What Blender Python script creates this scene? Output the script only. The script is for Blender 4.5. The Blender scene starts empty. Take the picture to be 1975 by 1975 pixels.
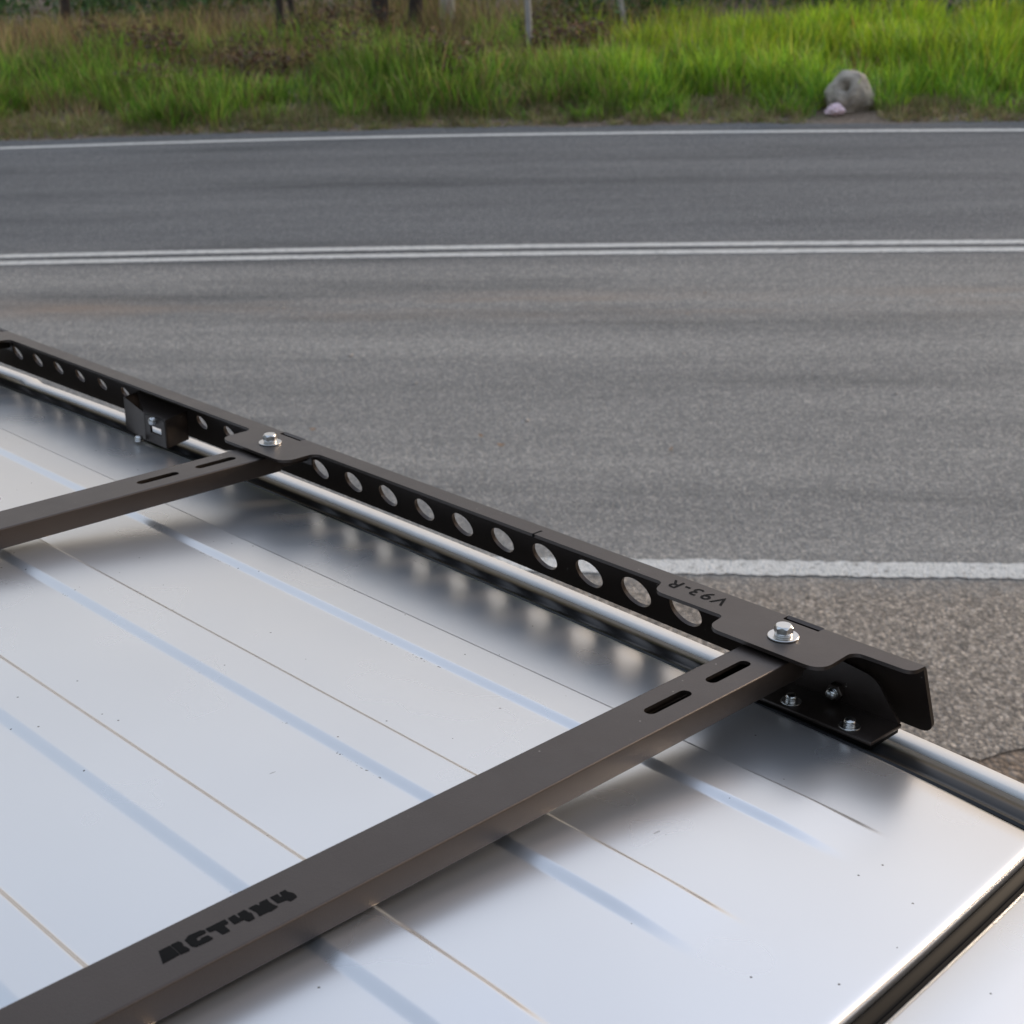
import bpy, bmesh, math, random
import numpy as np
from mathutils import Matrix, Vector
from mathutils.geometry import tessellate_polygon

sc = bpy.context.scene
col = sc.collection
random.seed(7)
rng = np.random.default_rng(11)

# ------------------------------------------------------------------ frames
# world: X along the road (to the right), Y across it (away from us), Z up, road at z = 0.
# car frame: x along the car (towards its tail), y to its right, z up, origin on top of the rack.
U = 0.055                                   # metres between two holes of the rack's side plate
EYE = Vector((22.139142, -16.556499, 9.00677))
H = 2.39                                    # camera above the road
WR = Matrix(((0.783194, 0.620453, 0.040553), (-0.621594, 0.779713, 0.075297), (0.015098, -0.08418, 0.996336)))
CAR = Matrix.Translation((0, 0, H)) @ WR.to_4x4() @ Matrix.Scale(U, 4) @ Matrix.Translation(-EYE)
CARM = Matrix.Translation((0, 0, H)) @ WR.to_4x4() @ Matrix.Translation(-EYE * U)   # car frame in metres

# ------------------------------------------------------------------ camera
cam_d = bpy.data.cameras.new('camera')
cam = bpy.data.objects.new('camera', cam_d)
col.objects.link(cam)
cr = Vector((0.991215, 0.123459, -0.047441)).normalized()
cb = Vector((0.13197, -0.899466, 0.416587)).normalized()
cu = cb.cross(cr).normalized()
cam.matrix_world = Matrix((( cr.x, cu.x, cb.x, 0), (cr.y, cu.y, cb.y, 0), (cr.z, cu.z, cb.z, H), (0, 0, 0, 1)))
cam_d.sensor_width = 36
cam_d.lens = 36 * 2937.18 / 1975
cam_d.clip_start = 0.05
cam_d.clip_end = 3000
cam_d.dof.use_dof = True
cam_d.dof.focus_distance = 1.17
cam_d.dof.aperture_fstop = 17.0
sc.camera = cam

# ------------------------------------------------------------------ light
SUN_AZ, SUN_EL = math.radians(49), math.radians(12)     # azimuth from +Y towards +X
w = bpy.data.worlds.new('World')
sc.world = w
w.use_nodes = True
nt = w.node_tree
bg = nt.nodes['Background']
sky = nt.nodes.new('ShaderNodeTexSky')
sky.sky_type = 'NISHITA'
sky.sun_disc = False
sky.sun_elevation = SUN_EL
sky.sun_rotation = SUN_AZ
sky.air_density = 1.0
sky.dust_density = 0.3
sky.ozone_density = 1.0
# thin high haze: the lower one looks, the longer the way through it and the whiter the sky
def wn(op, a, b=None):
    m = nt.nodes.new('ShaderNodeMath'); m.operation = op
    for i, v in enumerate((a, b)):
        if v is None: continue
        if isinstance(v, (int, float)): m.inputs[i].default_value = v
        else: nt.links.new(v, m.inputs[i])
    return m.outputs[0]
wtc = nt.nodes.new('ShaderNodeTexCoord')
wsp = nt.nodes.new('ShaderNodeSeparateXYZ')
nt.links.new(wtc.outputs['Generated'], wsp.inputs[0])
HAZE_TAU, HAZE_COOL, HAZE_WARM = 0.56, (0.73, 0.675, 0.62), (1.10, 0.79, 0.54)
wz = wn('MAXIMUM', wsp.outputs[2], .06)
wf = wn('SUBTRACT', 1.0, wn('POWER', 2.718, wn('DIVIDE', -HAZE_TAU, wz)))
wm = nt.nodes.new('ShaderNodeMix'); wm.data_type = 'RGBA'
nt.links.new(wf, wm.inputs[0])
nt.links.new(sky.outputs[0], wm.inputs[6])
# the haze scatters forward: warmer on the sun's side, cooler away from it
wd = nt.nodes.new('ShaderNodeVectorMath'); wd.operation = 'DOT_PRODUCT'
nt.links.new(wtc.outputs['Generated'], wd.inputs[0])
wd.inputs[1].default_value = (math.sin(SUN_AZ) * math.cos(SUN_EL), math.cos(SUN_AZ) * math.cos(SUN_EL), math.sin(SUN_EL))
wk = wn('POWER', wn('MAXIMUM', wn('MULTIPLY', wn('ADD', wd.outputs['Value'], 1.0), .5), 0.0), 3.0)
wh = nt.nodes.new('ShaderNodeMix'); wh.data_type = 'RGBA'
nt.links.new(wk, wh.inputs[0])
wh.inputs[6].default_value = (*HAZE_COOL, 1)
wh.inputs[7].default_value = (*HAZE_WARM, 1)
nt.links.new(wh.outputs[2], wm.inputs[7])
nt.links.new(wm.outputs[2], bg.inputs[0])
bg.inputs[1].default_value = 0.15
sun_d = bpy.data.lights.new('sun', 'SUN')
sun_d.energy = 0.5
sun_d.angle = math.radians(14)
sun_d.color = (1.0, 0.80, 0.60)
sun = bpy.data.objects.new('sun', sun_d)
col.objects.link(sun)
sdir = Vector((math.sin(SUN_AZ) * math.cos(SUN_EL), math.cos(SUN_AZ) * math.cos(SUN_EL), math.sin(SUN_EL)))
sun.rotation_euler = sdir.to_track_quat('Z', 'Y').to_euler()
sun.location = sdir * 60
vs = sc.view_settings
vs.view_transform = 'Standard'
vs.look = 'None'
vs.gamma = 1
vs.use_curve_mapping = False
vs.exposure = 2.5

# ------------------------------------------------------------------ helpers
def tag(o, label=None, cat=None, group=None, kind=None):
    if label: o['label'] = label
    if cat: o['category'] = cat
    if group: o['group'] = group
    if kind: o['kind'] = kind
    return o

def mesh_obj(name, verts, faces, mat, parent=None, smooth=None):
    me = bpy.data.meshes.new(name)
    me.from_pydata([tuple(v) for v in verts], [], [tuple(f) for f in faces])
    me.validate()
    if smooth is not None:
        me.shade_smooth()
        me.set_sharp_from_angle(angle=math.radians(smooth))
    me.materials.append(mat)
    o = bpy.data.objects.new(name, me)
    col.objects.link(o)
    if parent: o.parent = parent
    return o

def bm_obj(name, bm, mat, parent=None, smooth=None):
    bmesh.ops.recalc_face_normals(bm, faces=bm.faces)
    me = bpy.data.meshes.new(name)
    bm.to_mesh(me); bm.free()
    if smooth is not None:
        me.shade_smooth()
        me.set_sharp_from_angle(angle=math.radians(smooth))
    me.materials.append(mat)
    o = bpy.data.objects.new(name, me)
    col.objects.link(o)
    if parent: o.parent = parent
    return o

def empty(name, mw):
    o = bpy.data.objects.new(name, None)
    o.empty_display_size = 0.1
    col.objects.link(o)
    o.matrix_world = mw
    return o

def fillet(pts, seg=5):
    """pts: (x, y, r) -> rounded closed polygon"""
    out = []
    n = len(pts)
    for i in range(n):
        x, y, r = pts[i]
        p = Vector((x, y))
        if r <= 0:
            out.append((x, y)); continue
        a = (Vector(pts[i - 1][:2]) - p); b = (Vector(pts[(i + 1) % n][:2]) - p)
        la, lb = a.length, b.length
        a.normalize(); b.normalize()
        ang = a.angle(b)
        t = min(r / math.tan(ang / 2), la * .49, lb * .49)
        rr = t * math.tan(ang / 2)
        c = p + (a + b).normalized() * (rr / math.sin(ang / 2))
        s = p + a * t - c; e = p + b * t - c
        tot = s.angle(e)
        sign = 1 if s.cross(e) > 0 else -1
        for k in range(seg + 1):
            th = sign * tot * k / seg
            out.append((c.x + s.x * math.cos(th) - s.y * math.sin(th), c.y + s.x * math.sin(th) + s.y * math.cos(th)))
    return out

def plate(outer, holes, t0, t1, mapf):
    """flat plate with holes; outer/holes 2-D loops, from depth t0 to t1; mapf(a, b, t) -> xyz"""
    loops = [outer] + holes
    flat = [p for l in loops for p in l]
    tris = tessellate_polygon([[Vector((p[0], p[1], 0)) for p in l] for l in loops])
    n = len(flat)
    verts = [mapf(p[0], p[1], t0) for p in flat] + [mapf(p[0], p[1], t1) for p in flat]
    faces = [tuple(t) for t in tris] + [tuple(i + n for i in reversed(t)) for t in tris]
    k = 0
    for l in loops:
        m = len(l)
        for i in range(m):
            j = (i + 1) % m
            faces.append((k + i, k + j, k + j + n, k + i + n))
        k += m
    bm = bmesh.new()
    bv = [bm.verts.new(v) for v in verts]
    for f in faces:
        try: bm.faces.new([bv[i] for i in f])
        except ValueError: pass
    return bm

def circle(cx, cy, r, n=32):
    return [(cx + r * math.cos(2 * math.pi * i / n), cy + r * math.sin(2 * math.pi * i / n)) for i in range(n)]

def box_bm(bm, x0, x1, y0, y1, z0, z1, bev=0.0, m=None):
    tmp = bmesh.new()
    vs_ = [tmp.verts.new(v) for v in ((x0, y0, z0), (x1, y0, z0), (x1, y1, z0), (x0, y1, z0), (x0, y0, z1), (x1, y0, z1), (x1, y1, z1), (x0, y1, z1))]
    for f in ((0, 3, 2, 1), (4, 5, 6, 7), (0, 1, 5, 4), (1, 2, 6, 5), (2, 3, 7, 6), (3, 0, 4, 7)):
        tmp.faces.new([vs_[i] for i in f])
    if bev > 0:
        bmesh.ops.bevel(tmp, geom=list(tmp.edges), offset=bev, segments=2, affect='EDGES', profile=.5)
    if m is not None:
        bmesh.ops.transform(tmp, matrix=m, verts=tmp.verts)
    me = bpy.data.meshes.new('t')
    tmp.to_mesh(me); tmp.free()
    bm.from_mesh(me)
    bpy.data.meshes.remove(me)

def lathe_bm(bm, prof, n=28, m=None, flat_n=None):
    """prof: list of (r, z)"""
    tmp = bmesh.new()
    rings = []
    for r, z in prof:
        if r < 1e-6:
            rings.append([tmp.verts.new((0, 0, z))])
        else:
            rings.append([tmp.verts.new((r * math.cos(2 * math.pi * i / n), r * math.sin(2 * math.pi * i / n), z)) for i in range(n)])
    for a, b in zip(rings[:-1], rings[1:]):
        for i in range(n):
            j = (i + 1) % n
            if len(a) == 1 and len(b) > 1: tmp.faces.new((a[0], b[j], b[i]))
            elif len(b) == 1 and len(a) > 1: tmp.faces.new((a[i], a[j], b[0]))
            elif len(a) > 1: tmp.faces.new((a[i], a[j], b[j], b[i]))
    if m is not None:
        bmesh.ops.transform(tmp, matrix=m, verts=tmp.verts)
    me = bpy.data.meshes.new('t')
    tmp.to_mesh(me); tmp.free()
    bm.from_mesh(me)
    bpy.data.meshes.remove(me)

def sweep(prof_at, xs):
    """prof_at(x) -> list of (y, z); returns verts, faces"""
    verts, faces = [], []
    n = None
    for i, x in enumerate(xs):
        pr = prof_at(x)
        n = len(pr)
        verts += [(x if len(p) == 2 else p[2], p[0], p[1]) for p in pr]
        if i:
            for k in range(n - 1):
                a = (i - 1) * n + k
                faces.append((a, a + 1, a + n + 1, a + n))
    return verts, faces

# ------------------------------------------------------------------ materials
def new_mat(name):
    m = bpy.data.materials.new(name)
    m.use_nodes = True
    return m, m.node_tree, m.node_tree.nodes['Principled BSDF']

def node(t, kind, **kw):
    n = t.nodes.new(kind)
    for k, v in kw.items():
        if k.startswith('i_'):
            n.inputs[k[2:]].default_value = v
        else:
            setattr(n, k, v)
    return n

def coords(t, scale=(1, 1, 1)):
    tc = t.nodes.new('ShaderNodeTexCoord')
    mp = t.nodes.new('ShaderNodeMapping')
    mp.inputs['Scale'].default_value = scale
    t.links.new(tc.outputs['Object'], mp.inputs['Vector'])
    return mp.outputs['Vector']

def noise(t, vec, scale, detail=4, rough=.55):
    n = node(t, 'ShaderNodeTexNoise')
    n.inputs['Scale'].default_value = scale
    n.inputs['Detail'].default_value = detail
    n.inputs['Roughness'].default_value = rough
    t.links.new(vec, n.inputs['Vector'])
    return n.outputs['Fac']

def ramp(t, fac, stops):
    r = t.nodes.new('ShaderNodeValToRGB')
    el = r.color_ramp.elements
    while len(el) < len(stops): el.new(.5)
    for e, (p, c) in zip(el, stops):
        e.position = p
        e.color = (*c, 1) if len(c) == 3 else c
    t.links.new(fac, r.inputs[0])
    return r.outputs[0]

def mixc(t, fac, a, b, mode='MIX'):
    m = t.nodes.new('ShaderNodeMix')
    m.data_type = 'RGBA'
    m.blend_type = mode
    for s, v in ((0, fac), (6, a), (7, b)):
        if isinstance(v, (int, float)): m.inputs[s].default_value = v
        elif isinstance(v, tuple): m.inputs[s].default_value = (*v, 1)
        else: t.links.new(v, m.inputs[s])
    return m.outputs[2]

def math_n(t, op, a, b=None, c=None, clamp=False):
    m = t.nodes.new('ShaderNodeMath')
    m.operation = op
    m.use_clamp = clamp
    for i, v in enumerate((a, b, c)):
        if v is None: continue
        if isinstance(v, (int, float)): m.inputs[i].default_value = v
        else: t.links.new(v, m.inputs[i])
    return m.outputs[0]

def bump(t, height, strength, dist, p):
    b = t.nodes.new('ShaderNodeBump')
    b.inputs['Strength'].default_value = strength
    b.inputs['Distance'].default_value = dist
    t.links.new(height, b.inputs['Height'])
    t.links.new(b.outputs[0], p.inputs['Normal'])

def simple(name, c, rough=.5, metal=0.0, spec=.5, coat=0.0, var=.15, vscale=30, bmp=0.0, bscale=300, bdist=.001):
    m, t, p = new_mat(name)
    v = coords(t)
    n = noise(t, v, vscale)
    lo = tuple(x * (1 - var) for x in c); hi = tuple(min(1, x * (1 + var)) for x in c)
    t.links.new(ramp(t, n, [(.3, lo), (.7, hi)]), p.inputs['Base Color'])
    p.inputs['Roughness'].default_value = rough
    p.inputs['Metallic'].default_value = metal
    p.inputs['Specular IOR Level'].default_value = spec
    p.inputs['Coat Weight'].default_value = coat
    if bmp: bump(t, noise(t, v, bscale, 3), bmp, bdist, p)
    return m

# silver car paint: metallic, slightly diffuse gloss, dust specks and fine marks
def silver_paint(name='silver_paint'):
    m, t, p = new_mat(name)
    v = coords(t)
    base = mixc(t, noise(t, v, 6, 1), (.655, .65, .645), (.715, .71, .70))
    vo = node(t, 'ShaderNodeTexVoronoi'); vo.inputs['Scale'].default_value = 55
    t.links.new(v, vo.inputs['Vector'])
    sp = math_n(t, 'LESS_THAN', vo.outputs['Distance'], .045)
    pick = node(t, 'ShaderNodeSeparateColor'); t.links.new(vo.outputs['Color'], pick.inputs[0])
    sp = math_n(t, 'MULTIPLY', sp, math_n(t, 'GREATER_THAN', pick.outputs[0], .5))
    # scuffs: short streaks
    v2 = coords(t, (60, 14, 40))
    vo2 = node(t, 'ShaderNodeTexVoronoi'); vo2.inputs['Scale'].default_value = 1.0
    t.links.new(v2, vo2.inputs['Vector'])
    sc2 = math_n(t, 'LESS_THAN', vo2.outputs['Distance'], .06)
    pk2 = node(t, 'ShaderNodeSeparateColor'); t.links.new(vo2.outputs['Color'], pk2.inputs[0])
    sc2 = math_n(t, 'MULTIPLY', sc2, math_n(t, 'GREATER_THAN', pk2.outputs[1], .9))
    # grime collected along the foot of each rib
    sy = node(t, 'ShaderNodeSeparateXYZ'); t.links.new(v, sy.inputs[0])
    fr = math_n(t, 'FRACT', math_n(t, 'ADD', math_n(t, 'MULTIPLY', math_n(t, 'ADD', math_n(t, 'DIVIDE', sy.outputs[1], U), -11.0 + 3.50), 1 / 2.765), 50.5))
    gl = math_n(t, 'LESS_THAN', math_n(t, 'ABSOLUTE', math_n(t, 'SUBTRACT', fr, .5)), .009)
    gl = math_n(t, 'MULTIPLY', gl, math_n(t, 'LESS_THAN', sy.outputs[0], 12.6 * U))
    gl = math_n(t, 'MULTIPLY', gl, math_n(t, 'GREATER_THAN', math_n(t, 'ADD', noise(t, v, 420, 2), math_n(t, 'MULTIPLY', noise(t, v, 14, 3), .8)), 1.135))
    dirt = math_n(t, 'MAXIMUM', math_n(t, 'MAXIMUM', sp, gl), math_n(t, 'MULTIPLY', sc2, .5))
    t.links.new(mixc(t, dirt, base, (.10, .085, .07)), p.inputs['Base Color'])
    t.links.new(math_n(t, 'SUBTRACT', .87, math_n(t, 'MULTIPLY', dirt, .80)), p.inputs['Metallic'])
    film = noise(t, v, 9, 2)
    t.links.new(math_n(t, 'ADD', math_n(t, 'MULTIPLY', film, .10), .235), p.inputs['Roughness'])
    return m
SILVER = silver_paint()
SILVER2 = simple('silver_side_paint', (.60, .575, .53), rough=.42, metal=.0, var=.03, vscale=10)

def powder(name, c, rough):
    m, t, p = new_mat(name)
    v = coords(t)
    base = ramp(t, noise(t, v, 25, 6, .6), [(.3, tuple(x * .75 for x in c)), (.7, tuple(x * 1.2 for x in c))])
    vo = node(t, 'ShaderNodeTexVoronoi'); vo.inputs['Scale'].default_value = 160
    t.links.new(v, vo.inputs['Vector'])
    pk = node(t, 'ShaderNodeSeparateColor'); t.links.new(vo.outputs['Color'], pk.inputs[0])
    sp = math_n(t, 'MULTIPLY', math_n(t, 'LESS_THAN', vo.outputs['Distance'], .10), math_n(t, 'GREATER_THAN', pk.outputs[0], .93))
    film = ramp(t, noise(t, v, 11, 7, .65), [(.42, (0, 0, 0)), (.8, (1, 1, 1))])
    base = mixc(t, math_n(t, 'MULTIPLY', film, .05), base, (.12, .10, .085))
    t.links.new(mixc(t, math_n(t, 'MULTIPLY', sp, .6), base, (.38, .34, .30)), p.inputs['Base Color'])
    t.links.new(math_n(t, 'ADD', math_n(t, 'MULTIPLY', noise(t, v, 30, 6, .65), .16), rough - .08), p.inputs['Roughness'])
    p.inputs['Specular IOR Level'].default_value = .82
    p.inputs['Specular Tint'].default_value = (1.0, .82, .71, 1)
    bump(t, noise(t, v, 1100, 3), .35, .0004, p)
    return m
BLACK = powder('black_powder_coat', (.009, .0064, .0050), .38)
CUT_SHADE = simple('cutout_shade_black', (.003, .003, .003), rough=.7, spec=.1)  # near-black colour standing in for the shade inside cuts
RUBBER = simple('black_gloss_moulding', (.007, .007, .007), rough=.38, spec=.35, var=.2)
SEAL = simple('black_rubber_seal', (.004, .0038, .0036), rough=.5, spec=.04, var=.2)
ZINC = simple('zinc_plated_steel', (.62, .60, .57), rough=.30, metal=1.0, var=.06, vscale=220)
STEEL = simple('dull_stainless', (.55, .54, .52), rough=.25, metal=1.0, var=.08, vscale=220)
GLASS = simple('dark_car_glass', (.01, .012, .013), rough=.04, var=.05)
TYRE = simple('tyre_rubber', (.018, .018, .018), rough=.8)
ALLOY = simple('alloy_rim', (.55, .55, .56), rough=.3, metal=1.0, var=.05)
GREYPL = simple('grey_lower_cladding', (.12, .12, .12), rough=.5)

# road: chip-seal with stone grains, tyre polish, dust and a browner shoulder
def road_mat(name, paint=False):
    m, t, p = new_mat(name)
    v = coords(t)
    sep = node(t, 'ShaderNodeSeparateXYZ'); t.links.new(v, sep.inputs[0])
    vo = node(t, 'ShaderNodeTexVoronoi'); vo.inputs['Scale'].default_value = 98
    t.links.new(v, vo.inputs['Vector'])
    cs = node(t, 'ShaderNodeSeparateColor'); t.links.new(vo.outputs['Color'], cs.inputs[0])
    grain = cs.outputs[0]
    chips = ramp(t, grain, [(0, (.054, .055, .057)), (.45, (.113, .113, .112)), (.8, (.172, .169, .164)), (1, (.29, .275, .255))])
    cv = node(t, 'ShaderNodeMapRange'); cv.interpolation_type = 'SMOOTHSTEP'
    cv.inputs[1].default_value = .25; cv.inputs[2].default_value = .75; cv.inputs[3].default_value = 1.12; cv.inputs[4].default_value = .55
    t.links.new(vo.outputs['Distance'], cv.inputs[0])
    cvc = node(t, 'ShaderNodeCombineColor')
    for q in range(3): t.links.new(cv.outputs[0], cvc.inputs[q])
    chips = mixc(t, 1.0, chips, cvc.outputs[0], 'MULTIPLY')
    # fine mottling that survives at distance
    big = noise(t, v, 14, 6, .7)
    chips = mixc(t, .48, chips, mixc(t, big, (.085, .087, .09), (.165, .161, .155)))
    # long streaks along the traffic direction
    vs2 = coords(t, (.22, 2.2, 1))
    st = noise(t, vs2, 1.0, 5, .6)
    chips = mixc(t, 1.0, chips, ramp(t, st, [(.30, (.58, .59, .60)), (.46, (.93, .93, .93)), (.72, (1.24, 1.23, 1.21))]), 'MULTIPLY')
    y = sep.outputs[1]
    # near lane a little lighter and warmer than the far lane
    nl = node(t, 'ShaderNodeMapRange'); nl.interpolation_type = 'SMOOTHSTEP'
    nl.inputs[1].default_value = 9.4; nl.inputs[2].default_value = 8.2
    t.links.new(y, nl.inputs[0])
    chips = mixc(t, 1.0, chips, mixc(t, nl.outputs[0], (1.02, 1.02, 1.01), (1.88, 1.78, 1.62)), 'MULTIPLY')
    # sandy streak left by traffic
    d = math_n(t, 'ABSOLUTE', math_n(t, 'SUBTRACT', y, math_n(t, 'ADD', 7.62, math_n(t, 'MULTIPLY', st, .4))))
    dm = node(t, 'ShaderNodeMapRange'); dm.interpolation_type = 'SMOOTHSTEP'
    dm.inputs[1].default_value = .38; dm.inputs[2].default_value = 0.0
    t.links.new(d, dm.inputs[0])
    vs3 = coords(t, (.5, 3, 1))
    df = math_n(t, 'MULTIPLY', dm.outputs[0], ramp(t, noise(t, vs3, 1.3, 5, .65), [(.42, (0, 0, 0)), (.75, (1, 1, 1))]))
    chips = mixc(t, math_n(t, 'MULTIPLY', df, .75), chips, (.26, .19, .135))
    # gravelly brown shoulder
    sh = node(t, 'ShaderNodeMapRange'); sh.interpolation_type = 'SMOOTHSTEP'
    sh.inputs[1].default_value = 4.80; sh.inputs[2].default_value = 4.45
    t.links.new(math_n(t, 'ADD', y, math_n(t, 'MULTIPLY', math_n(t, 'SUBTRACT', big, .5), .5)), sh.inputs[0])
    vo3 = node(t, 'ShaderNodeTexVoronoi'); vo3.inputs['Scale'].default_value = 84
    t.links.new(v, vo3.inputs['Vector'])
    cs3 = node(t, 'ShaderNodeSeparateColor'); t.links.new(vo3.outputs['Color'], cs3.inputs[0])
    shc = ramp(t, cs3.outputs[1], [(0, (.12, .097, .075)), (.4, (.245, .20, .155)), (.75, (.345, .285, .222)), (1, (.50, .42, .34))])
    cv3 = node(t, 'ShaderNodeMapRange'); cv3.interpolation_type = 'SMOOTHSTEP'
    cv3.inputs[1].default_value = .2; cv3.inputs[2].default_value = .7; cv3.inputs[3].default_value = 1.15; cv3.inputs[4].default_value = .65
    t.links.new(vo3.outputs['Distance'], cv3.inputs[0])
    cc3 = node(t, 'ShaderNodeCombineColor')
    for q in range(3): t.links.new(cv3.outputs[0], cc3.inputs[q])
    shc = mixc(t, 1.0, shc, cc3.outputs[0], 'MULTIPLY')
    shc = mixc(t, 1.0, shc, ramp(t, noise(t, v, 26, 5, .7), [(.3, (.7, .7, .7)), (.7, (1.3, 1.27, 1.22))]), 'MULTIPLY')
    chips = mixc(t, math_n(t, 'MULTIPLY', sh.outputs[0], .85), chips, shc)
    hgt = math_n(t, 'SUBTRACT', 1.0, vo.outputs['Distance'])
    if paint:
        worn = math_n(t, 'GREATER_THAN', math_n(t, 'ADD', math_n(t, 'MULTIPLY', grain, .55), math_n(t, 'MULTIPLY', noise(t, v, 22, 5, .75), .8)), .43)
        pc = ramp(t, noise(t, v, 35, 5, .7), [(.3, (.50, .48, .43)), (.7, (.72, .69, .63))])
        chips = mixc(t, math_n(t, 'ADD', math_n(t, 'MULTIPLY', worn, .60), .28), chips, pc)
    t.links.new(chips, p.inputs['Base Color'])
    p.inputs['Roughness'].default_value = .82
    p.inputs['Specular IOR Level'].default_value = .35
    bump(t, hgt, .85, .006, p)
    return m
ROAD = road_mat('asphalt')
PAINT = road_mat('road_paint', True)

def soil_mat():
    m, t, p = new_mat('verge_soil')
    v = coords(t)
    vo = node(t, 'ShaderNodeTexVoronoi'); vo.inputs['Scale'].default_value = 55
    t.links.new(v, vo.inputs['Vector'])
    cs = node(t, 'ShaderNodeSeparateColor'); t.links.new(vo.outputs['Color'], cs.inputs[0])
    st = ramp(t, cs.outputs[0], [(0, (.085, .064, .046)), (.5, (.18, .135, .098)), (.9, (.29, .225, .17)), (1, (.44, .38, .32))])
    so = ramp(t, noise(t, v, 7, 7, .7), [(.3, (.12, .086, .058)), (.7, (.25, .18, .125))])
    c = mixc(t, .5, st, so)
    g = ramp(t, noise(t, v, 1.3, 5, .6), [(.5, (0, 0, 0)), (.65, (1, 1, 1))])
    c = mixc(t, math_n(t, 'MULTIPLY', g, .45), c, (.085, .10, .035))
    t.links.new(c, p.inputs['Base Color'])
    p.inputs['Roughness'].default_value = .82
    p.inputs['Specular IOR Level'].default_value = .2
    bump(t, math_n(t, 'ADD', math_n(t, 'SUBTRACT', 1., vo.outputs['Distance']), noise(t, v, 12, 6)), .8, .012, p)
    return m
SOIL = soil_mat()

def leaf_mat(name, trans=.35, rough=.55):
    """colour comes from a per-blade attribute; thin leaves let light through"""
    m, t, p = new_mat(name)
    at = node(t, 'ShaderNodeAttribute'); at.attribute_name = 'tint'
    nz = noise(t, coords(t), 3, 3)
    c = mixc(t, 1.0, at.outputs['Color'], ramp(t, nz, [(.3, (.85, .85, .85)), (.7, (1.15, 1.15, 1.1))]), 'MULTIPLY')
    t.links.new(c, p.inputs['Base Color'])
    p.inputs['Roughness'].default_value = rough
    p.inputs['Specular IOR Level'].default_value = .3
    tr = node(t, 'ShaderNodeBsdfTranslucent')
    t.links.new(c, tr.inputs[0])
    mx = node(t, 'ShaderNodeMixShader'); mx.inputs[0].default_value = trans
    t.links.new(p.outputs[0], mx.inputs[1]); t.links.new(tr.outputs[0], mx.inputs[2])
    t.links.new(mx.outputs[0], t.nodes['Material Output'].inputs[0])
    return m
LEAF = leaf_mat('grass_blade')
FOLIAGE = leaf_mat('tree_leaf', .25)
BARK_D = simple('dark_bark', (.045, .034, .027), rough=.9, var=.4, vscale=14, bmp=.8, bscale=40, bdist=.01)
BARK_P = simple('pale_bark', (.38, .35, .31), rough=.85, var=.2, vscale=9, bmp=.4, bscale=30, bdist=.006)
STONE = simple('weathered_stone', (.34, .295, .24), rough=.9, var=.35, vscale=11, bmp=.9, bscale=28, bdist=.012)
BAG = simple('pale_pink_plastic', (.82, .62, .67), rough=.4, var=.06, vscale=20)
POST = simple('grey_post_timber', (.33, .31, .29), rough=.9, var=.2, vscale=10)
DEADLEAF = simple('dead_leaf', (.34, .19, .09), rough=.7, var=.3, vscale=60)
PEB = simple('pale_pebble', (.42, .37, .32), rough=.8, var=.3, vscale=60)

# ------------------------------------------------------------------ ground and road
carz = WR @ Vector((0, 0, 1))
cbase = CARM @ Vector((0, 0, -1.895))
def car_plane(x, y): return cbase.z - ((x - cbase.x) * carz.x + (y - cbase.y) * carz.y) / carz.z
def smooth(a, b, v):
    t = min(1, max(0, (v - a) / (b - a)))
    return t * t * (3 - 2 * t)
def ground_z(x, y):
    near = (1 - smooth(1.6, 3.1, y)) * (1 - smooth(3.5, 9, abs(x + .6))) * smooth(-5, -1.5, y)
    z = car_plane(x, y) * near - .004 * (1 - near)
    if y > 12.6:
        z += .10 * smooth(12.9, 15, y) + .5 * smooth(19, 60, y)
    return z
def axis(vals): return sorted(set(round(v, 4) for v in vals))
gx = axis(list(np.linspace(-12, 8, 81)) + [-1500, -600, -250, -120, -60, -35, -20, -15, 12, 18, 30, 60, 120, 250, 600, 1500])
gy = axis(list(np.linspace(-6, 4, 51)) + list(np.linspace(4, 12.5, 10)) + list(np.linspace(12.6, 26, 48)) + [-1500, -500, -200, -80, -40, -20, -12, -8, 30, 40, 60, 100, 200, 500, 1500])
gv = [(x, y, ground_z(x, y)) for y in gy for x in gx]
nx = len(gx)
gf = [(j * nx + i, j * nx + i + 1, (j + 1) * nx + i + 1, (j + 1) * nx + i) for j in range(len(gy) - 1) for i in range(nx - 1)]
tag(mesh_obj('ground', gv, gf, SOIL, smooth=60), kind='structure')

def sat(x, c, k, s): return k * (x - c) ** 2 / (1 + ((x - c) / s) ** 2)
def y_far(x): return 12.53 - sat(x, -3.3, .0125, 14)
def y_cen(x): return 8.985 - sat(x, -1.3, .0062, 14)
def xs_road(step):
    return list(np.arange(-9, 6, step)) 
def rnoise(x, s, a):
    return a * (math.sin(x * 3.1 * s + 1.3) + math.sin(x * 7.7 * s + .4) * .6 + math.sin(x * 17.3 * s + 2.2) * .4 + math.sin(x * 41.0 * s) * .3)
far_x = [-400, -150, -60, -30, -18, -12]
far_x2 = [9, 14, 22, 40, 80, 200, 400]
def strip(name, lo, hi, z, mat, step=.06, kind='structure'):
    xs = far_x + xs_road(step) + far_x2
    v, f = [], []
    for i, x in enumerate(xs):
        v += [(x, lo(x), z), (x, hi(x), z)]
        if i: f.append((2 * i - 2, 2 * i, 2 * i + 1, 2 * i - 1))
    o = mesh_obj(name, v, f, mat)
    return tag(o, kind=kind)
strip('road', lambda x: 3.62 + rnoise(x, .8, .05) + rnoise(x, 4.1, .018) + .04 * math.sin(x * 1.7), lambda x: y_far(x) + .34 + rnoise(x, .9, .025), 0.0, ROAD)
def jit(a):
    return lambda x: (random.random() - .5) * 2 * a
j = lambda x: (random.random() - .5) * .013 + rnoise(x, 2.3, .0012)
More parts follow.
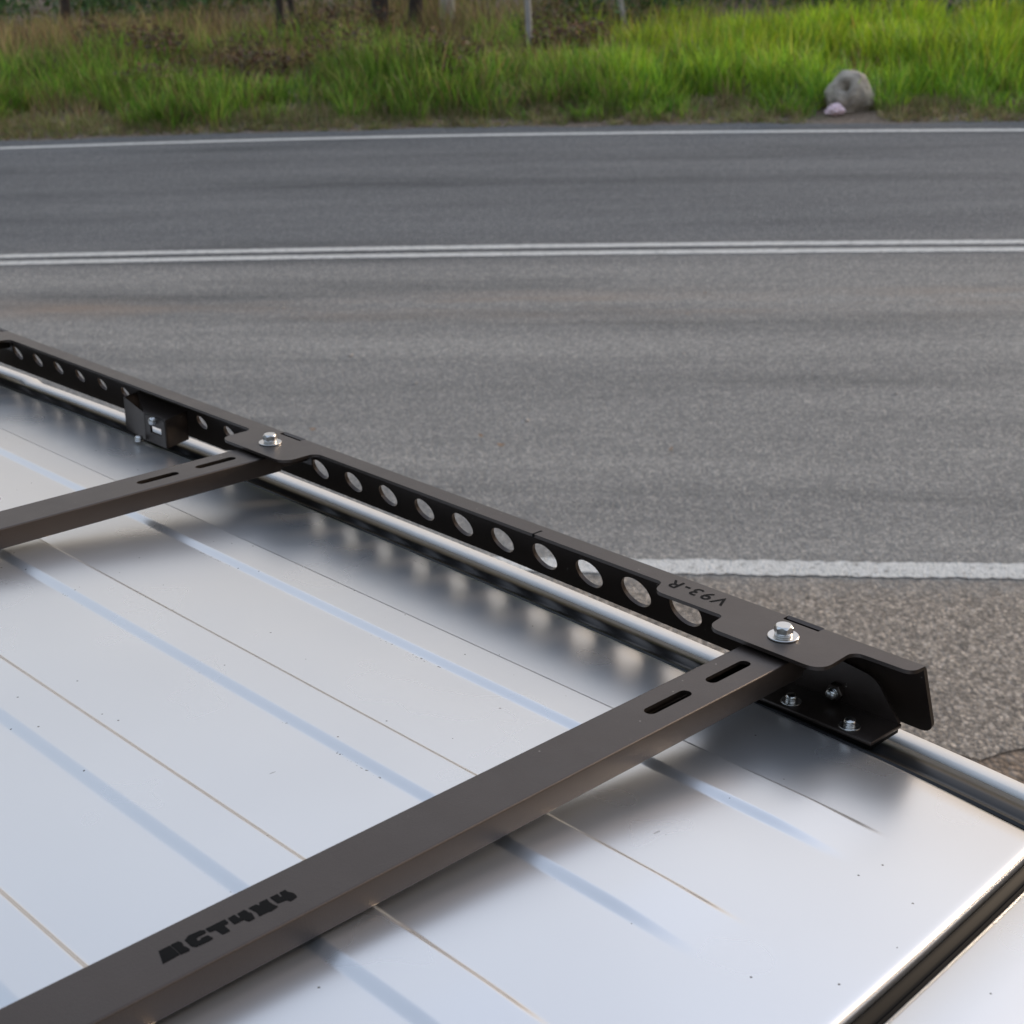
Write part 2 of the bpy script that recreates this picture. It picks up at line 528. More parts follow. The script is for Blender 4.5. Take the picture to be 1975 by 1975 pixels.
strip('edge_line', lambda x: 4.663 + j(x), lambda x: 4.772 + j(x), .004, PAINT, .018)
j = jit(.004)
strip('centre_line', lambda x: y_cen(x) - .043 + j(x), lambda x: y_cen(x) + .043 + j(x), .004, PAINT, .03)
strip('centre_line', lambda x: y_cen(x) - .168 - .043 + j(x), lambda x: y_cen(x) - .168 + .043 + j(x), .004, PAINT, .03)
strip('edge_line', lambda x: y_far(x) - .048 + j(x), lambda x: y_far(x) + .048 + j(x), .004, PAINT, .03)

# ------------------------------------------------------------------ the car (built in units U, car frame)
YC = -11.0                                             # centre line of the roof
def ye(x): return -.33 - .0021 * (min(max(x, -26), 17) + 1) ** 2 * (1 if x > -13 else .55)   # roof edge in plan
def crown(x, y):
    half = 10.45
    t = (y - YC) / half
    z = -.54 - .56 * t * t
    if x > 12.5: z -= .006 * (x - 12.5) ** 2
    if x < -14: z -= .0040 * (x + 14) ** 2
    return z
RIBS = [(-2.55, -3.36), (-5.35, -6.15), (-8.1, -8.92), (-10.82, -11.6)]
RIBS = RIBS + [(2 * YC - b, 2 * YC - a) for a, b in RIBS[:3]]
def rib(x, y):
    e = 1 - smooth(12.9, 14.3, x)
    e *= smooth(-23, -20.5, x)
    if e <= 0: return 0
    h = 0
    for a, b in RIBS:
        up = smooth(a + .055, a - .055, y) if False else (1 - smooth(a - .05, a + .05, y))
        dn = min(1, max(0, (y - b + .11) / .165)); dn = .7 * dn + .3 * dn * dn * (3 - 2 * dn)
        h = max(h, up * dn)
    return .055 * h * e
wag = empty('parked_car', CARM @ Matrix.Translation((0, YC * U, -1.895)))
tag(wag, 'silver car whose ribbed metal roof fills the foreground', 'car')
OFF = Vector((0, YC, -1.895 / U))
def carpart(name, verts, faces, mat, smooth_=None, parent=None):
    return mesh_obj(name, [((v[0] - OFF.x) * U, (v[1] - OFF.y) * U, (v[2] - OFF.z) * U) for v in verts], faces, mat, parent or wag, smooth_)
def carbm(name, bm, mat, smooth_=None, parent=None):
    bmesh.ops.transform(bm, matrix=Matrix.Scale(U, 4) @ Matrix.Translation(-OFF), verts=bm.verts)
    return bm_obj(name, bm, mat, parent or wag, smooth_)

# roof panel with pressed ribs
ys = []
for a, b in RIBS:
    ys += list(np.linspace(a - .07, a + .07, 9)) + list(np.linspace(b - .155, b + .095, 15))
ys += list(np.linspace(-21.3, -.7, 60))
ys = sorted(set(round(float(v), 4) for v in ys))
xs = sorted(set([round(float(v), 3) for v in list(np.linspace(-26, 12, 70)) + list(np.linspace(12, 15.55, 40))]))
v, f = [], []
cols = len(ys) + 6
for i, x in enumerate(xs):
    e = ye(x)
    el = 2 * YC - e
    row = [el - .0, el + .02, el + .1]
    rowy = [y for y in ys]
    # squeeze the regular columns between the two edges
    k = (e - .12 - YC) / (-.58 - YC)
    rr = []
    for y in rowy:
        yy = y
        if y > -2.2: yy = -2.2 + (y + 2.2) * ((e - .12 + 2.2) / (-.7 + 2.2))
        if y < -19.8: yy = -19.8 + (y + 19.8) * ((el + .12 + 19.8) / (-21.3 + 19.8))
        rr.append(yy)
    allr = [(el, -.16), (el + .015, -.05), (el + .06, -.012)] + [(yy, 0) for yy in rr] + [(e - .06, -.012), (e - .015, -.05), (e, -.16)]
    for yy, dz in allr:
        v.append((x, yy, crown(x, yy) + rib(x, yy) + dz))
    if i:
        for q in range(len(allr) - 1):
            a = (i - 1) * cols + q
            f.append((a, a + 1, a + cols + 1, a + cols))
# rolled rear lip of the roof
last = (len(xs) - 1) * cols
lip = [(15.60, -.003), (15.655, -.014), (15.685, -.04), (15.70, -.10), (15.70, -.4)]
for x, dz in lip:
    s0 = len(v)
    for q in range(cols):
        p = v[last + q]
        bow = -.0042 * (p[1] - YC) ** 2 * .55
        v.append((x, p[1], p[2] + dz))
    for q in range(cols - 1):
        a = s0 - cols + q
        f.append((a, a + 1, a + cols + 1, a + cols))
# the tail edge bows a little in plan
v = [(px - .0062 * (py - YC) ** 2 * smooth(13, 15.6, px) + .27 * smooth(13, 15.6, px), py, pz) for px, py, pz in v]
carpart('roof_panel', v, f, SILVER, 40)

# ditch mouldings and the body sides, right (s=1) and left (s=-1)
def side(s):
    def Y(x, d): return ye(x) + d if s > 0 else 2 * YC - ye(x) - d
    def zc(x): return crown(x, ye(x))
    xs2 = list(np.linspace(-26, 17.2, 90))
    pr = [(.0, -.20), (.012, -.06), (.05, -.035), (.11, -.055), (.17, -.10), (.24, -.09), (.34, -.06), (.50, -.10), (.70, -.20), (.95, -.33), (1.15, -.43), (1.22, -.52)]
    vv, ff = sweep(lambda x: [(Y(x, d), zc(x) + h) for d, h in pr], xs2)
    carpart('ditch_moulding', vv, ff, RUBBER, 50)
    pr2 = [(1.2, -.62), (1.212, -.47), (1.235, -.43), (1.30, -.415), (1.42, -.42), (1.55, -.455), (1.65, -.51), (1.74, -.60), (1.85, -.85), (2.0, -1.3), (2.3, -2.0), (2.4, -2.5)]
    vv, ff = sweep(lambda x: [(Y(x, d), zc(x) + h) for d, h in pr2], xs2)
    carpart('roof_side', vv, ff, SILVER2, 50)
    # door glass, belt, lower body
    def flank(x, d, z): return (Y(min(max(x, -26), 16), d), z)
    xs3 = list(np.linspace(-26, 17.2, 24))
    vv, ff = sweep(lambda x: [(Y(x, 2.36), zc(x) - 2.45), (Y(x, 4.6), -11.5)], xs3)
    carpart('side_glass', vv, ff, GLASS, 40)
    xs4 = list(np.linspace(-56, 21.5, 40))
    def low(x):
        tap = 1.6 * smooth(-44, -56, x) + .9 * smooth(15, 21.5, x)
        e0 = ye(max(-14, min(x, 14)))
        yy = lambda d: e0 + d - tap if s > 0 else 2 * YC - e0 - d + tap
        return [(yy(4.2), -11.3), (yy(5.1), -11.7), (yy(5.8), -13.5), (yy(6.1), -18), (yy(6.0), -22), (yy(5.7), -27), (yy(5.1), -28)]
    vv, ff = sweep(low, xs4)
    carpart('body_side', vv, ff, SILVER2, 40)
    for xp in (-25.6, -6, 8, 16.4):
        bmp = bmesh.new()
        q = [(-.6, zc(xp)), ]
        vv = []
        for dx in (-.55, .55):
            vv += [(xp + dx, Y(xp, 2.44), zc(xp) - 2.4), (xp + dx, Y(xp, 4.68), -11.6)]
        carpart('window_pillar', vv, [(0, 1, 3, 2)], SEAL)
side(1); side(-1)

# black rubber seal in the gap behind the roof, then the tailgate skin
def yz_row(x0, dz, n=41, inset=.0):
    out = []
    for i in range(n):
        y = -21.45 + inset + (21.45 - .75 - 2 * inset) * i / (n - 1)
        out.append((x0 + .27 - .0062 * (y - YC) ** 2, y, crown(15.6, y) + dz))
    return out
rows = [yz_row(15.70, -.30), yz_row(15.71, -.11), yz_row(15.75, -.075), yz_row(15.79, -.09), yz_row(15.83, -.13), yz_row(15.87, -.135), yz_row(15.91, -.09), yz_row(15.945, -.10), yz_row(15.95, -.33)]
v = [p for r in rows for p in r]; n = 41
carpart('tailgate_seal', v, [(i * n + q, i * n + q + 1, (i + 1) * n + q + 1, (i + 1) * n + q) for i in range(len(rows) - 1) for q in range(n - 1)], SEAL, 50)
tg = [(15.955, -.34), (15.96, -.10), (15.985, -.045), (16.05, -.02), (16.6, -.04), (17.4, -.13), (18.2, -.26), (18.9, -.48), (19.3, -.8), (19.5, -1.2)]
rows = [yz_row(a, b) for a, b in tg]
v = [p for r in rows for p in r]
carpart('tailgate', v, [(i * n + q, i * n + q + 1, (i + 1) * n + q + 1, (i + 1) * n + q) for i in range(len(rows) - 1) for q in range(n - 1)], SILVER, 50)
def wide_row(x0, z, w0, n=21, bow=.6):
    return [(x0 - bow * ((i / (n - 1)) * 2 - 1) ** 2 * 2, YC - w0 + 2 * w0 * i / (n - 1), z) for i in range(n)]
def skin(name, spec, mat, n=21):
    rows = [wide_row(a, z, w0, n) for a, z, w0 in spec]
    v = [p for r in rows for p in r]
    return carpart(name, v, [(i * n + q, i * n + q + 1, (i + 1) * n + q + 1, (i + 1) * n + q) for i in range(len(rows) - 1) for q in range(n - 1)], mat, 50)
skin('rear_glass', [(19.6, -2.2, 10.4), (21.6, -11.3, 13.2)], GLASS)
skin('tail_panel', [(21.6, -11.3, 13.2), (22.4, -13, 14.8), (22.8, -19, 15.2), (22.6, -22, 15.2)], SILVER2)
skin('rear_bumper', [(22.7, -22, 15.4), (23.6, -22.6, 15.2), (23.6, -27, 15.0), (22.6, -28.2, 14.8)], SILVER2)
skin('windscreen', [(-26, -1.7, 10.0), (-36, -11.2, 13.4)], GLASS)
skin('bonnet', [(-36, -11.2, 13.6), (-44, -12.4, 14.2), (-54, -13.6, 13.4), (-56.5, -15, 13.0), (-57.2, -20, 13.2), (-57.2, -26, 13.0)], SILVER2)
for xw in (-42.5, 5.2):
    for s in (1, -1):
        yw = YC + s * 14.2
        mm = Matrix.Translation((xw, yw, -34.45 + 7.0)) @ Matrix.Rotation(-s * math.pi / 2, 4, 'X')
        bm = bmesh.new()
        lathe_bm(bm, [(4.2, -2.2), (6.2, -2.3), (6.9, -1.9), (7.0, -1.2), (7.0, 1.2), (6.9, 1.9), (6.2, 2.3), (4.4, 2.2), (4.2, 1.6)], 36, mm)
        tw = carbm('wheel', bm, TYRE, 40)
        bm = bmesh.new()
        lathe_bm(bm, [(4.3, 1.7), (4.1, 1.9), (3.9, 1.0), (1.4, 1.4), (1.2, 1.8), (0, 1.8)], 36, mm)
        rm = carbm('rim', bm, ALLOY, 40, parent=tw)
bm = bmesh.new()
box_bm(bm, -54, 20, YC - 12.5, YC + 12.5, -30, -14, .4)
carbm('underbody', bm, SEAL)

# ------------------------------------------------------------------ roof rack
rack = empty('roof_rack', CARM @ Matrix.Translation((0, 0, -.95 * U)))
tag(rack, 'black steel roof rack with drilled side rail and crossbars bolted over the silver roof', 'roof rack')
ROFF = Vector((0, 0, -.95))
RS = Matrix.Scale(U, 4) @ Matrix.Translation(-ROFF)
def rackbm(name, bm, mat, smooth_=None, parent=None):
    bmesh.ops.transform(bm, matrix=RS, verts=bm.verts)
    return bm_obj(name, bm, mat, parent or rack, smooth_)
TH = .055
BARS = [(10.773, 11.555), (-1.203, -.395), (-13.17, -12.37)]
NOTCH = [(10.78, 11.385), (-1.16, -.515), (-13.13, -12.49)]

def side_rail(s):
    my = (lambda y: y) if s > 0 else (lambda y: 2 * YC - y)
    # side plate, leaning outwards at the bottom, with a row of graded lightening holes
    lean = math.radians(22)
    cl, sl = math.cos(lean), math.sin(lean)
    top = [(-15, -TH, 0)]
    for a, b in reversed(NOTCH):
        top += [(a, -TH, 0), (a, -.022, 0), (b, -.022, 0), (b, -TH, 0)]
    top += [(13.0, -TH, .0), (12.99, -1.29, .2), (11.5, -1.29, .1), (9.4, -1.22, 0), (4.5, -1.13, 0), (-3.6, -1.12, 0), (-3.9, -1.2, .05), (-6.9, -1.2, .05), (-7.2, -1.14, 0), (-13, -1.22, 0), (-15, -1.24, .15)]
    outer = fillet(top)
    ks = [k for k in range(-12, 10) if k not in (-1, -2)]
    KR = ((-12, .19), (-8, .16), (-4, .17), (0, .224), (3, .242), (5, .258), (8, .298), (9, .308))
    KL = ((-12, .62), (-8, .588), (-4, .60), (0, .646), (5, .68), (8, .70), (9, .692))
    lin = lambda tb, k: float(np.interp(k, [q[0] for q in tb], [q[1] for q in tb]))
    holes = [circle(1.009 * k - .316, -lin(KL, k), lin(KR, k), 40) for k in ks]
    bm = plate(outer, holes, 0.0, TH + .012, lambda a, b, t: (a, my(-b * sl + t * cl), b * cl + t * sl))
    bev = rackbm('side_plate', bm, BLACK, 30)
    # top flange with wide tabs over the crossbars
    pts = [(13.0, TH, 0), (12.98, -.23, .17), (12.08, -.25, .16), (12.12, -1.05, .24), (10.2, -1.05, .22), (10.14, -.60, .10), (8.86, -.62, .20), (8.74, -.29, .12)]
    for (b0, b1), last in ((BARS[1], False), (BARS[2], True)):
        c = (b0 + b1) / 2
        pts += [(c + 1.08, -.30, .18), (c + 1.10, -1.05, .28), (c - .93, -1.05, .22), (c - .95, -.30, .14)]
    pts += [(-15, -.30, .15), (-15, TH, .02)]
    for a, b in reversed(NOTCH):
        pts += [(a, TH, 0), (a, -.075, .03), (b, -.075, .0), (b + .01, TH, 0)]
    bm = plate(fillet(pts), [], -TH, 0.0, lambda a, b, t: (a, my(b), t))
    fl = rackbm('top_flange', bm, BLACK, 30, bev)
    for a, b in NOTCH:       # doubler plate seen in each notch of the flange
        bm = bmesh.new()
        y0, y1 = sorted((my(-.58), my(.02)))
        box_bm(bm, a - .12, b + .12, y0, y1, -.125, -.078, .008)
        rackbm('doubler_plate', bm, BLACK, 30, bev)
    return bev
rail_r = side_rail(1)
rail_l = side_rail(-1)

# black inlay on the flange, painted shade in place of its cut-through text
def text_mesh(name, body, size, mat, parent, mw, shear=0.0, space=1.0, offs=0.0):
    cu_ = bpy.data.curves.new(name, 'FONT')
    cu_.body = body
    cu_.size = size
    cu_.shear = shear
    cu_.space_character = space
    cu_.offset = offs
    cu_.align_x = 'LEFT'
    tmp = bpy.data.objects.new(name, cu_)
    col.objects.link(tmp)
    dg = bpy.context.evaluated_depsgraph_get()
    me = bpy.data.meshes.new_from_object(tmp.evaluated_get(dg))
    bpy.data.objects.remove(tmp)
    me.transform(mw)
    me.materials.clear()
    me.materials.append(mat)
    o = bpy.data.objects.new(name, me)
    col.objects.link(o)
    o.parent = parent
    return o
tm = RS @ Matrix.Translation((9.90, -.105, .004)) @ Matrix.Rotation(math.pi, 4, 'Z')
text_mesh('letter_shade_inlay', 'V93-R', .36, CUT_SHADE, rail_r, tm, shear=0.0, space=1.22, offs=.004)
bm = bmesh.new()
box_bm(bm, 6.0, 6.035, -.305, -.10, -.05, .003)
rackbm('slit_shade_inlay', bm, CUT_SHADE, None, rail_r)  # dark sliver laid in the flange, painting the shade of a slit

# crossbars: hollow flat bar, two slots at each end
def slot(cx, y0, y1, r, n=8):
    out = []
    for k in range(n + 1):
        a = math.pi * k / n
        out.append((cx + r * math.cos(a), y1 - r + r * math.sin(a)))
    for k in range(n + 1):
        a = math.pi + math.pi * k / n
        out.append((cx + r * math.cos(a), y0 + r + r * math.sin(a)))
    return out
ZT, ZB = -.10, -.457
YB0, YB1 = 2 * YC + .62, -.62
bars = []
for (b0, b1) in BARS:
    c = (b0 + b1) / 2
    bm = plate([(b0 + .03, YB0), (b1 - .03, YB0), (b1 - .03, YB1), (b0 + .03, YB1)],
               [slot(c, -2.22, -1.36, .088), slot(c, -3.45, -2.6, .088), slot(c, 2 * YC + 1.36, 2 * YC + 2.22, .088), slot(c, 2 * YC + 2.6, 2 * YC + 3.45, .088)],
               ZT - .055, ZT, lambda a, b, t: (a, b, t))
    # rounded edges, walls and floor of the tube
    sec = []
    r = .03
    for cx, sg in ((b1 - r, 1),):
        for k in range(5):
            a = math.pi / 2 * (1 - k / 4)
            sec.append((cx + r * math.cos(a), ZT - r + r * math.sin(a)))
        for k in range(5):
            a = -math.pi / 2 * k / 4
            sec.append((cx + r * math.cos(a), ZB + r + r * math.sin(a)))
    for k in range(5):
        a = -math.pi / 2 - math.pi / 2 * k / 4
        sec.append((b0 + r + r * math.cos(a), ZB + r + r * math.sin(a)))
    for k in range(5):
        a = math.pi - math.pi / 2 * k / 4
        sec.append((b0 + r + r * math.cos(a), ZT - r + r * math.sin(a)))
    tv = [[bm.verts.new((x, y, z)) for x, z in sec] for y in (YB0, YB1)]
    for k in range(len(sec) - 1):
        bm.faces.new((tv[0][k], tv[0][k + 1], tv[1][k + 1], tv[1][k]))
    cb_ = rackbm('crossbar', bm, BLACK, 35)
    bars.append(cb_)
    # tongue that carries the bar end under the tab
    for y0, y1 in ((-.9, .07), (2 * YC - .07, 2 * YC + .9)):
        bm = bmesh.new()
        box_bm(bm, b0 + .05, b1 - .05, y0, y1, ZB + .05, ZT - .035, .012)
        lo, hi = (y1 - .03, y1) if y1 > -5 else (y0, y0 + .03)
        box_bm(bm, b0 - .05, b1 + .09, lo - .002 if y1 > -5 else lo, hi, ZB - .02, ZT - .034, .008)
        rackbm('bar_tongue', bm, BLACK, 35, cb_)

# black inlay painting the shade inside the front bar's cut lettering: outlines given on the bar's top face (x across, y along)
camw = cam.matrix_world
cari = CAR.inverted()
def px_on(px, py, z):
    """a pixel of the photograph carried onto the plane z of the car frame (units U)"""
    d = camw.to_3x3() @ Vector(((px - 987.5) / 2937.18, -(py - 987.5) / 2937.18, -1))
    o = cari @ camw.translation
    dd = cari.to_3x3() @ d
    return o + dd * ((z - o.z) / dd.z)
GLY = [
    [(155, 870), (283, 805), (345, 854), (402, 909), (330, 950), (205, 1018)],
    [(291, 800), (380, 757), (425, 768), (448, 798), (440, 812), (470, 815), (520, 845), (515, 868), (413, 909), (353, 848)],
    [(460, 745), (500, 690), (640, 630), (690, 625), (712, 655), (605, 712), (600, 735), (618, 748), (655, 735), (642, 722), (725, 685), (795, 718), (770, 740), (600, 820), (540, 815)],
    [(700, 612), (925, 500), (965, 530), (970, 545), (920, 572), (990, 630), (970, 645), (900, 675), (820, 625), (750, 650)],
    [(960, 490), (1040, 445), (1090, 485), (1105, 470), (1070, 435), (1150, 390), (1190, 405), (1200, 420), (1230, 420), (1255, 445), (1280, 490), (1210, 525), (1150, 505), (1040, 558)],
    [(1200, 370), (1290, 325), (1330, 340), (1325, 305), (1415, 262), (1450, 300), (1490, 325), (1550, 350), (1470, 405), (1440, 410), (1330, 465), (1300, 420)],
    [(1450, 245), (1540, 203), (1575, 240), (1595, 228), (1560, 190), (1630, 155), (1660, 180), (1720, 190), (1750, 210), (1770, 240), (1695, 290), (1650, 275), (1545, 315)]]
lv, lf = [], []
for g in GLY:
    pts = [px_on(280 + a / 6.0375, 1690 + b / 6.0375, ZT + .004) for a, b in g]
    k = len(lv)
    lv += [RS @ p for p in pts]
    for t3 in tessellate_polygon([[Vector((p.x, p.y, 0)) for p in pts]]):
        lf.append(tuple(k + i for i in t3))
mesh_obj('letter_shade_inlay', lv, lf, CUT_SHADE, bars[0])

# hex bolts with spring and flat washers through the tabs
def bolt_parts(x, y, z, rz, parent):
    M0 = Matrix.Translation((x, y, z)) @ Matrix.Rotation(rz, 4, 'Z')
    bm = bmesh.new()
    R_, h0, h1 = .136, .078, .182
    hexp = lambda r, zz: [(r * math.cos(math.pi / 3 * i), r * math.sin(math.pi / 3 * i), zz) for i in range(6)]
    # hex head with chamfered crown
    n = 36
    rings = []
    def hexr(a, R): 
        a = (a + math.pi / 6) % (math.pi / 3) - math.pi / 6
        return R * math.cos(math.pi / 6) / math.cos(a)
    angs = [2 * math.pi * i / n for i in range(n)]
    off = math.pi / 6
    inr = R_ * math.cos(math.pi / 6)
    prof = []
    r0 = [(hexr(a, R_) * math.cos(a + off), hexr(a, R_) * math.sin(a + off), h0) for a in angs]
    r1 = [(hexr(a, R_) * math.cos(a + off), hexr(a, R_) * math.sin(a + off), h1 - .022 - (hexr(a, R_) - inr) * .55) for a in angs]
    r2 = [(inr * .97 * math.cos(a + off), inr * .97 * math.sin(a + off), h1 - .010) for a in angs]
    r3 = [(inr * .90 * math.cos(a + off), inr * .90 * math.sin(a + off), h1) for a in angs]
    rr = [[bm.verts.new(M0 @ Vector(p)) for p in r] for r in (r0, r1, r2, r3)]
    for a, b in zip(rr[:-1], rr[1:]):
        for i in range(n):
            jn = (i + 1) % n
            bm.faces.new((a[i], a[jn], b[jn], b[i]))
    bm.faces.new(rr[-1]); bm.faces.new(list(reversed(rr[0])))
    bo = rackbm('hex_bolt', bm, ZINC, 20, parent)
    bm = bmesh.new()
    lathe_bm(bm, [(.07, .028), (.118, .028), (.124, .036), (.124, .050), (.118, .0545), (.112, .0555), (.124, .060), (.126, .072), (.118, .079), (.07, .079)], 32, M0)
    rackbm('spring_washer', bm, ZINC, 25, bo)
    bm = bmesh.new()
    lathe_bm(bm, [(.05, .001), (.212, .001), (.219, .008), (.218, .022), (.212, .028), (.05, .028)], 48, M0)
    rackbm('flat_washer', bm, ZINC, 25, bo)
bolt_parts(11.145, -.56, 0, .42, rail_r)
bolt_parts(-.80, -.55, 0, .05, rail_r)
bolt_parts(-12.77, -.55, 0, .2, rail_r)

# foot bracket at the tail end of the rail
def stud(x, y, z, parent, axis_m=None, washer=True):
    M0 = Matrix.Translation((x, y, z)) if axis_m is None else axis_m
    bm = bmesh.new()
    lathe_bm(bm, [(.085, .0), (.085, .035), (.078, .04), (.085, .046), (.085, .068), (.078, .073), (.085, .078), (.081, .092), (.070, .106), (.050, .116), (.025, .121), (0, .122)], 28, M0)
    so = rackbm('bolt_end', bm, STEEL, 35, parent)
    if washer:
        bm = bmesh.new()
        lathe_bm(bm, [(.05, -.004), (.148, -.004), (.153, .004), (.150, .016), (.145, .02), (.05, .02)], 36, M0)
        rackbm('flat_washer', bm, STEEL, 25, so)
    return so
def bracket(x0, s=1):
    """angle bracket: base plate bolted in the roof ditch and a hump-backed wing against the side plate"""
    my = (lambda y: y) if s > 0 else (lambda y: 2 * YC - y)
    bm = bmesh.new()
    ya, yb = sorted((my(-.62), my(.13)))
    box_bm(bm, x0, x0 + 2.06, ya, yb, -1.07, -1.01, .012)
    wing = fillet([(x0 + .2, -1.02, 0), (x0 + 2.06, -1.02, .02), (x0 + 1.62, -.45, .4), (x0 + 1.0, -.38, .2), (x0 + .2, -.5, .2)])
    b2 = plate(wing, [], .075, .13, lambda a, b, t: (a, my(t), b))
    me = bpy.data.meshes.new('t'); b2.to_mesh(me); b2.free(); bm.from_mesh(me); bpy.data.meshes.remove(me)
    br = rackbm('foot_bracket', bm, BLACK, 30)
    bm = bmesh.new()
    box_bm(bm, x0 + .02, x0 + 2.03, ya + .03, yb - .02, -1.15, -1.075, .01)
    rackbm('spacer_pad', bm, SEAL, 30, br)
    if s > 0:
        stud(x0 + .62, -.42, -1.006, br)
        stud(x0 + 1.60, -.44, -1.006, br)
        am = Matrix.Translation((x0 + 1.04, .074, -.86)) @ Matrix.Rotation(math.pi / 2, 4, 'X')
        bm = bmesh.new()
        n6 = [(.135, 0), (.135, .085), (.12, .10), (.05, .10)]
        lathe_bm(bm, n6, 6, am)
        rackbm('nut', bm, BLACK, 15, br)
        stud(0, 0, 0, br, Matrix.Translation((x0 + 1.04, -.015, -.86)) @ Matrix.Rotation(math.pi / 2, 4, 'X'), False)
    return br
bracket(10.64)
bracket(10.64, -1)

# stirrup bracket half-way along the rail, open front window
def stirrup(xc, s=1):
    my = (lambda y: y) if s > 0 else (lambda y: 2 * YC - y)
    bm = bmesh.new()
    yf = -.52
    x0, x1 = xc - .42, xc + .40
    def quadbox(pts, d):
        """thin slab from a quad and a thickness vector"""
        vv = [Vector((p[0], my(p[1]), p[2])) for p in pts]
        dv = Vector((d[0], my(d[1]) - my(0), d[2]))
        a = [bm.verts.new(p) for p in vv]; b = [bm.verts.new(p + dv) for p in vv]
        bm.faces.new(a); bm.faces.new(list(reversed(b)))
        for i in range(4):
            k = (i + 1) % 4
            bm.faces.new((a[i], b[i], b[k], a[k]))
    # window frame of the front face (built from four slabs), slightly tapered
    wx0, wx1, wz0, wz1 = xc - .20, xc + .22, -.79, -.64
    def fx(x, z): return xc + (x - xc) * (1 - .12 * (-.45 - z))
    for a, b, c, d in ((x0, x1, -.40, wz1), (x0, x1, wz0, -1.02), (x0, wx0, wz1, wz0), (wx1, x1, wz1, wz0)):
        quadbox([(a, yf, c), (b, yf, c), (b, yf, d), (a, yf, d)], (0, .05, 0))
    # sloping top
    quadbox([(x0, yf, -.40), (x1, yf, -.40), (x1 - .12, .12, -.34), (x0 - 1.3, .12, -.34)], (0, 0, -.05))
    quadbox([(x0 - 1.22, -.27, -.38), (x0 - 1.22, -.27, -1.1), (x0 - 1.3, .12, -1.0), (x0 - 1.3, .12, -.34)], (.05, 0, 0))
    # cheeks
    for xx, dx in ((x0, .05), (x1, -.05)):
        fl, ym, zb = (-1.22, -.27, -1.1) if dx > 0 else (-.12, .10, -.98)
        quadbox([(xx, yf, -.42), (xx, yf, -1.02), (xx + fl, ym, zb), (xx + fl, ym, -.36)], (dx, 0, 0))
    br = rackbm('stirrup_bracket', bm, BLACK, 30)
    if s > 0:
        stud(0, 0, 0, br, Matrix.Translation((xc - .02, yf, -.50)) @ Matrix.Rotation(math.pi / 2, 4, 'X'), False)
        stud(0, 0, 0, br, Matrix.Translation((xc - .50, yf - .12, -1.03)), False)
    return br
stirrup(-4.98)
stirrup(-4.98, -1)

# ------------------------------------------------------------------ vegetation
def blades(name, base, heights, widths, lean, tints, mat, label, cat, curve=.5, kind='stuff'):
    """base (n,3), heights, widths, lean (n,2) tip offset, tints (n,3): three-segment tapered blades"""
    n = len(base)
    ang = rng.uniform(0, 2 * math.pi, n)
    side_ = np.stack([np.cos(ang), np.sin(ang), np.zeros(n)], 1) * widths[:, None] * .5
    up = np.zeros((n, 3)); up[:, 2] = heights
    tip = np.zeros((n, 3)); tip[:, :2] = lean
    P = np.zeros((n, 7, 3))
    for i, (t, wf) in enumerate(((0, .8), (.4, 1.0), (.75, .7))):
        c = base + up * (t - curve * .25 * t * t) + tip * t * t
        P[:, 2 * i] = c - side_ * wf
        P[:, 2 * i + 1] = c + side_ * wf
    P[:, 6] = base + up * (1 - curve * .25) + tip
    verts = P.reshape(-1, 3)
    idx = np.arange(n)[:, None] * 7
    quads = np.concatenate([idx + np.array([[0, 1, 3, 2]]), idx + np.array([[2, 3, 5, 4]])], 1).reshape(-1)
    tris = (idx + np.array([[4, 5, 6]])).reshape(-1)
    me = bpy.data.meshes.new(name)
    me.vertices.add(len(verts))
    me.vertices.foreach_set('co', verts.ravel().astype(np.float32))
    me.loops.add(len(quads) + len(tris))
    me.loops.foreach_set('vertex_index', np.concatenate([quads, tris]).astype(np.int32))
    nq, nt_ = len(quads) // 4, len(tris) // 3
    me.polygons.add(nq + nt_)
    ls = np.concatenate([np.arange(nq) * 4, nq * 4 + np.arange(nt_) * 3])
    me.polygons.foreach_set('loop_start', ls.astype(np.int32))
    me.update(calc_edges=True)
    me.shade_smooth()
    ca = me.color_attributes.new('tint', 'FLOAT_COLOR', 'POINT')
    cc = np.ones((n, 7, 4), np.float32)
    cc[:, :, :3] = tints[:, None, :]
    ca.data.foreach_set('color', cc.ravel())
    me.materials.append(mat)
    o = bpy.data.objects.new(name, me)
    col.objects.link(o)
    return tag(o, label, cat, kind=kind)

def vnoise(x, y, s, seed):
    r = np.random.default_rng(seed)
    out = np.zeros_like(x)
    for k in range(6):
        a = r.uniform(0, 2 * math.pi); f_ = s * r.uniform(.5, 1.9); ph = r.uniform(0, 6.28)
        out += np.sin((x * math.cos(a) + y * math.sin(a)) * f_ + ph)
    return out / 6
def gz(a, b): return np.array([ground_z(p, q) for p, q in zip(a, b)])
def yedge(x): return 12.53 - .0125 * (x + 3.3) ** 2 / (1 + ((x + 3.3) / 14) ** 2) + .36

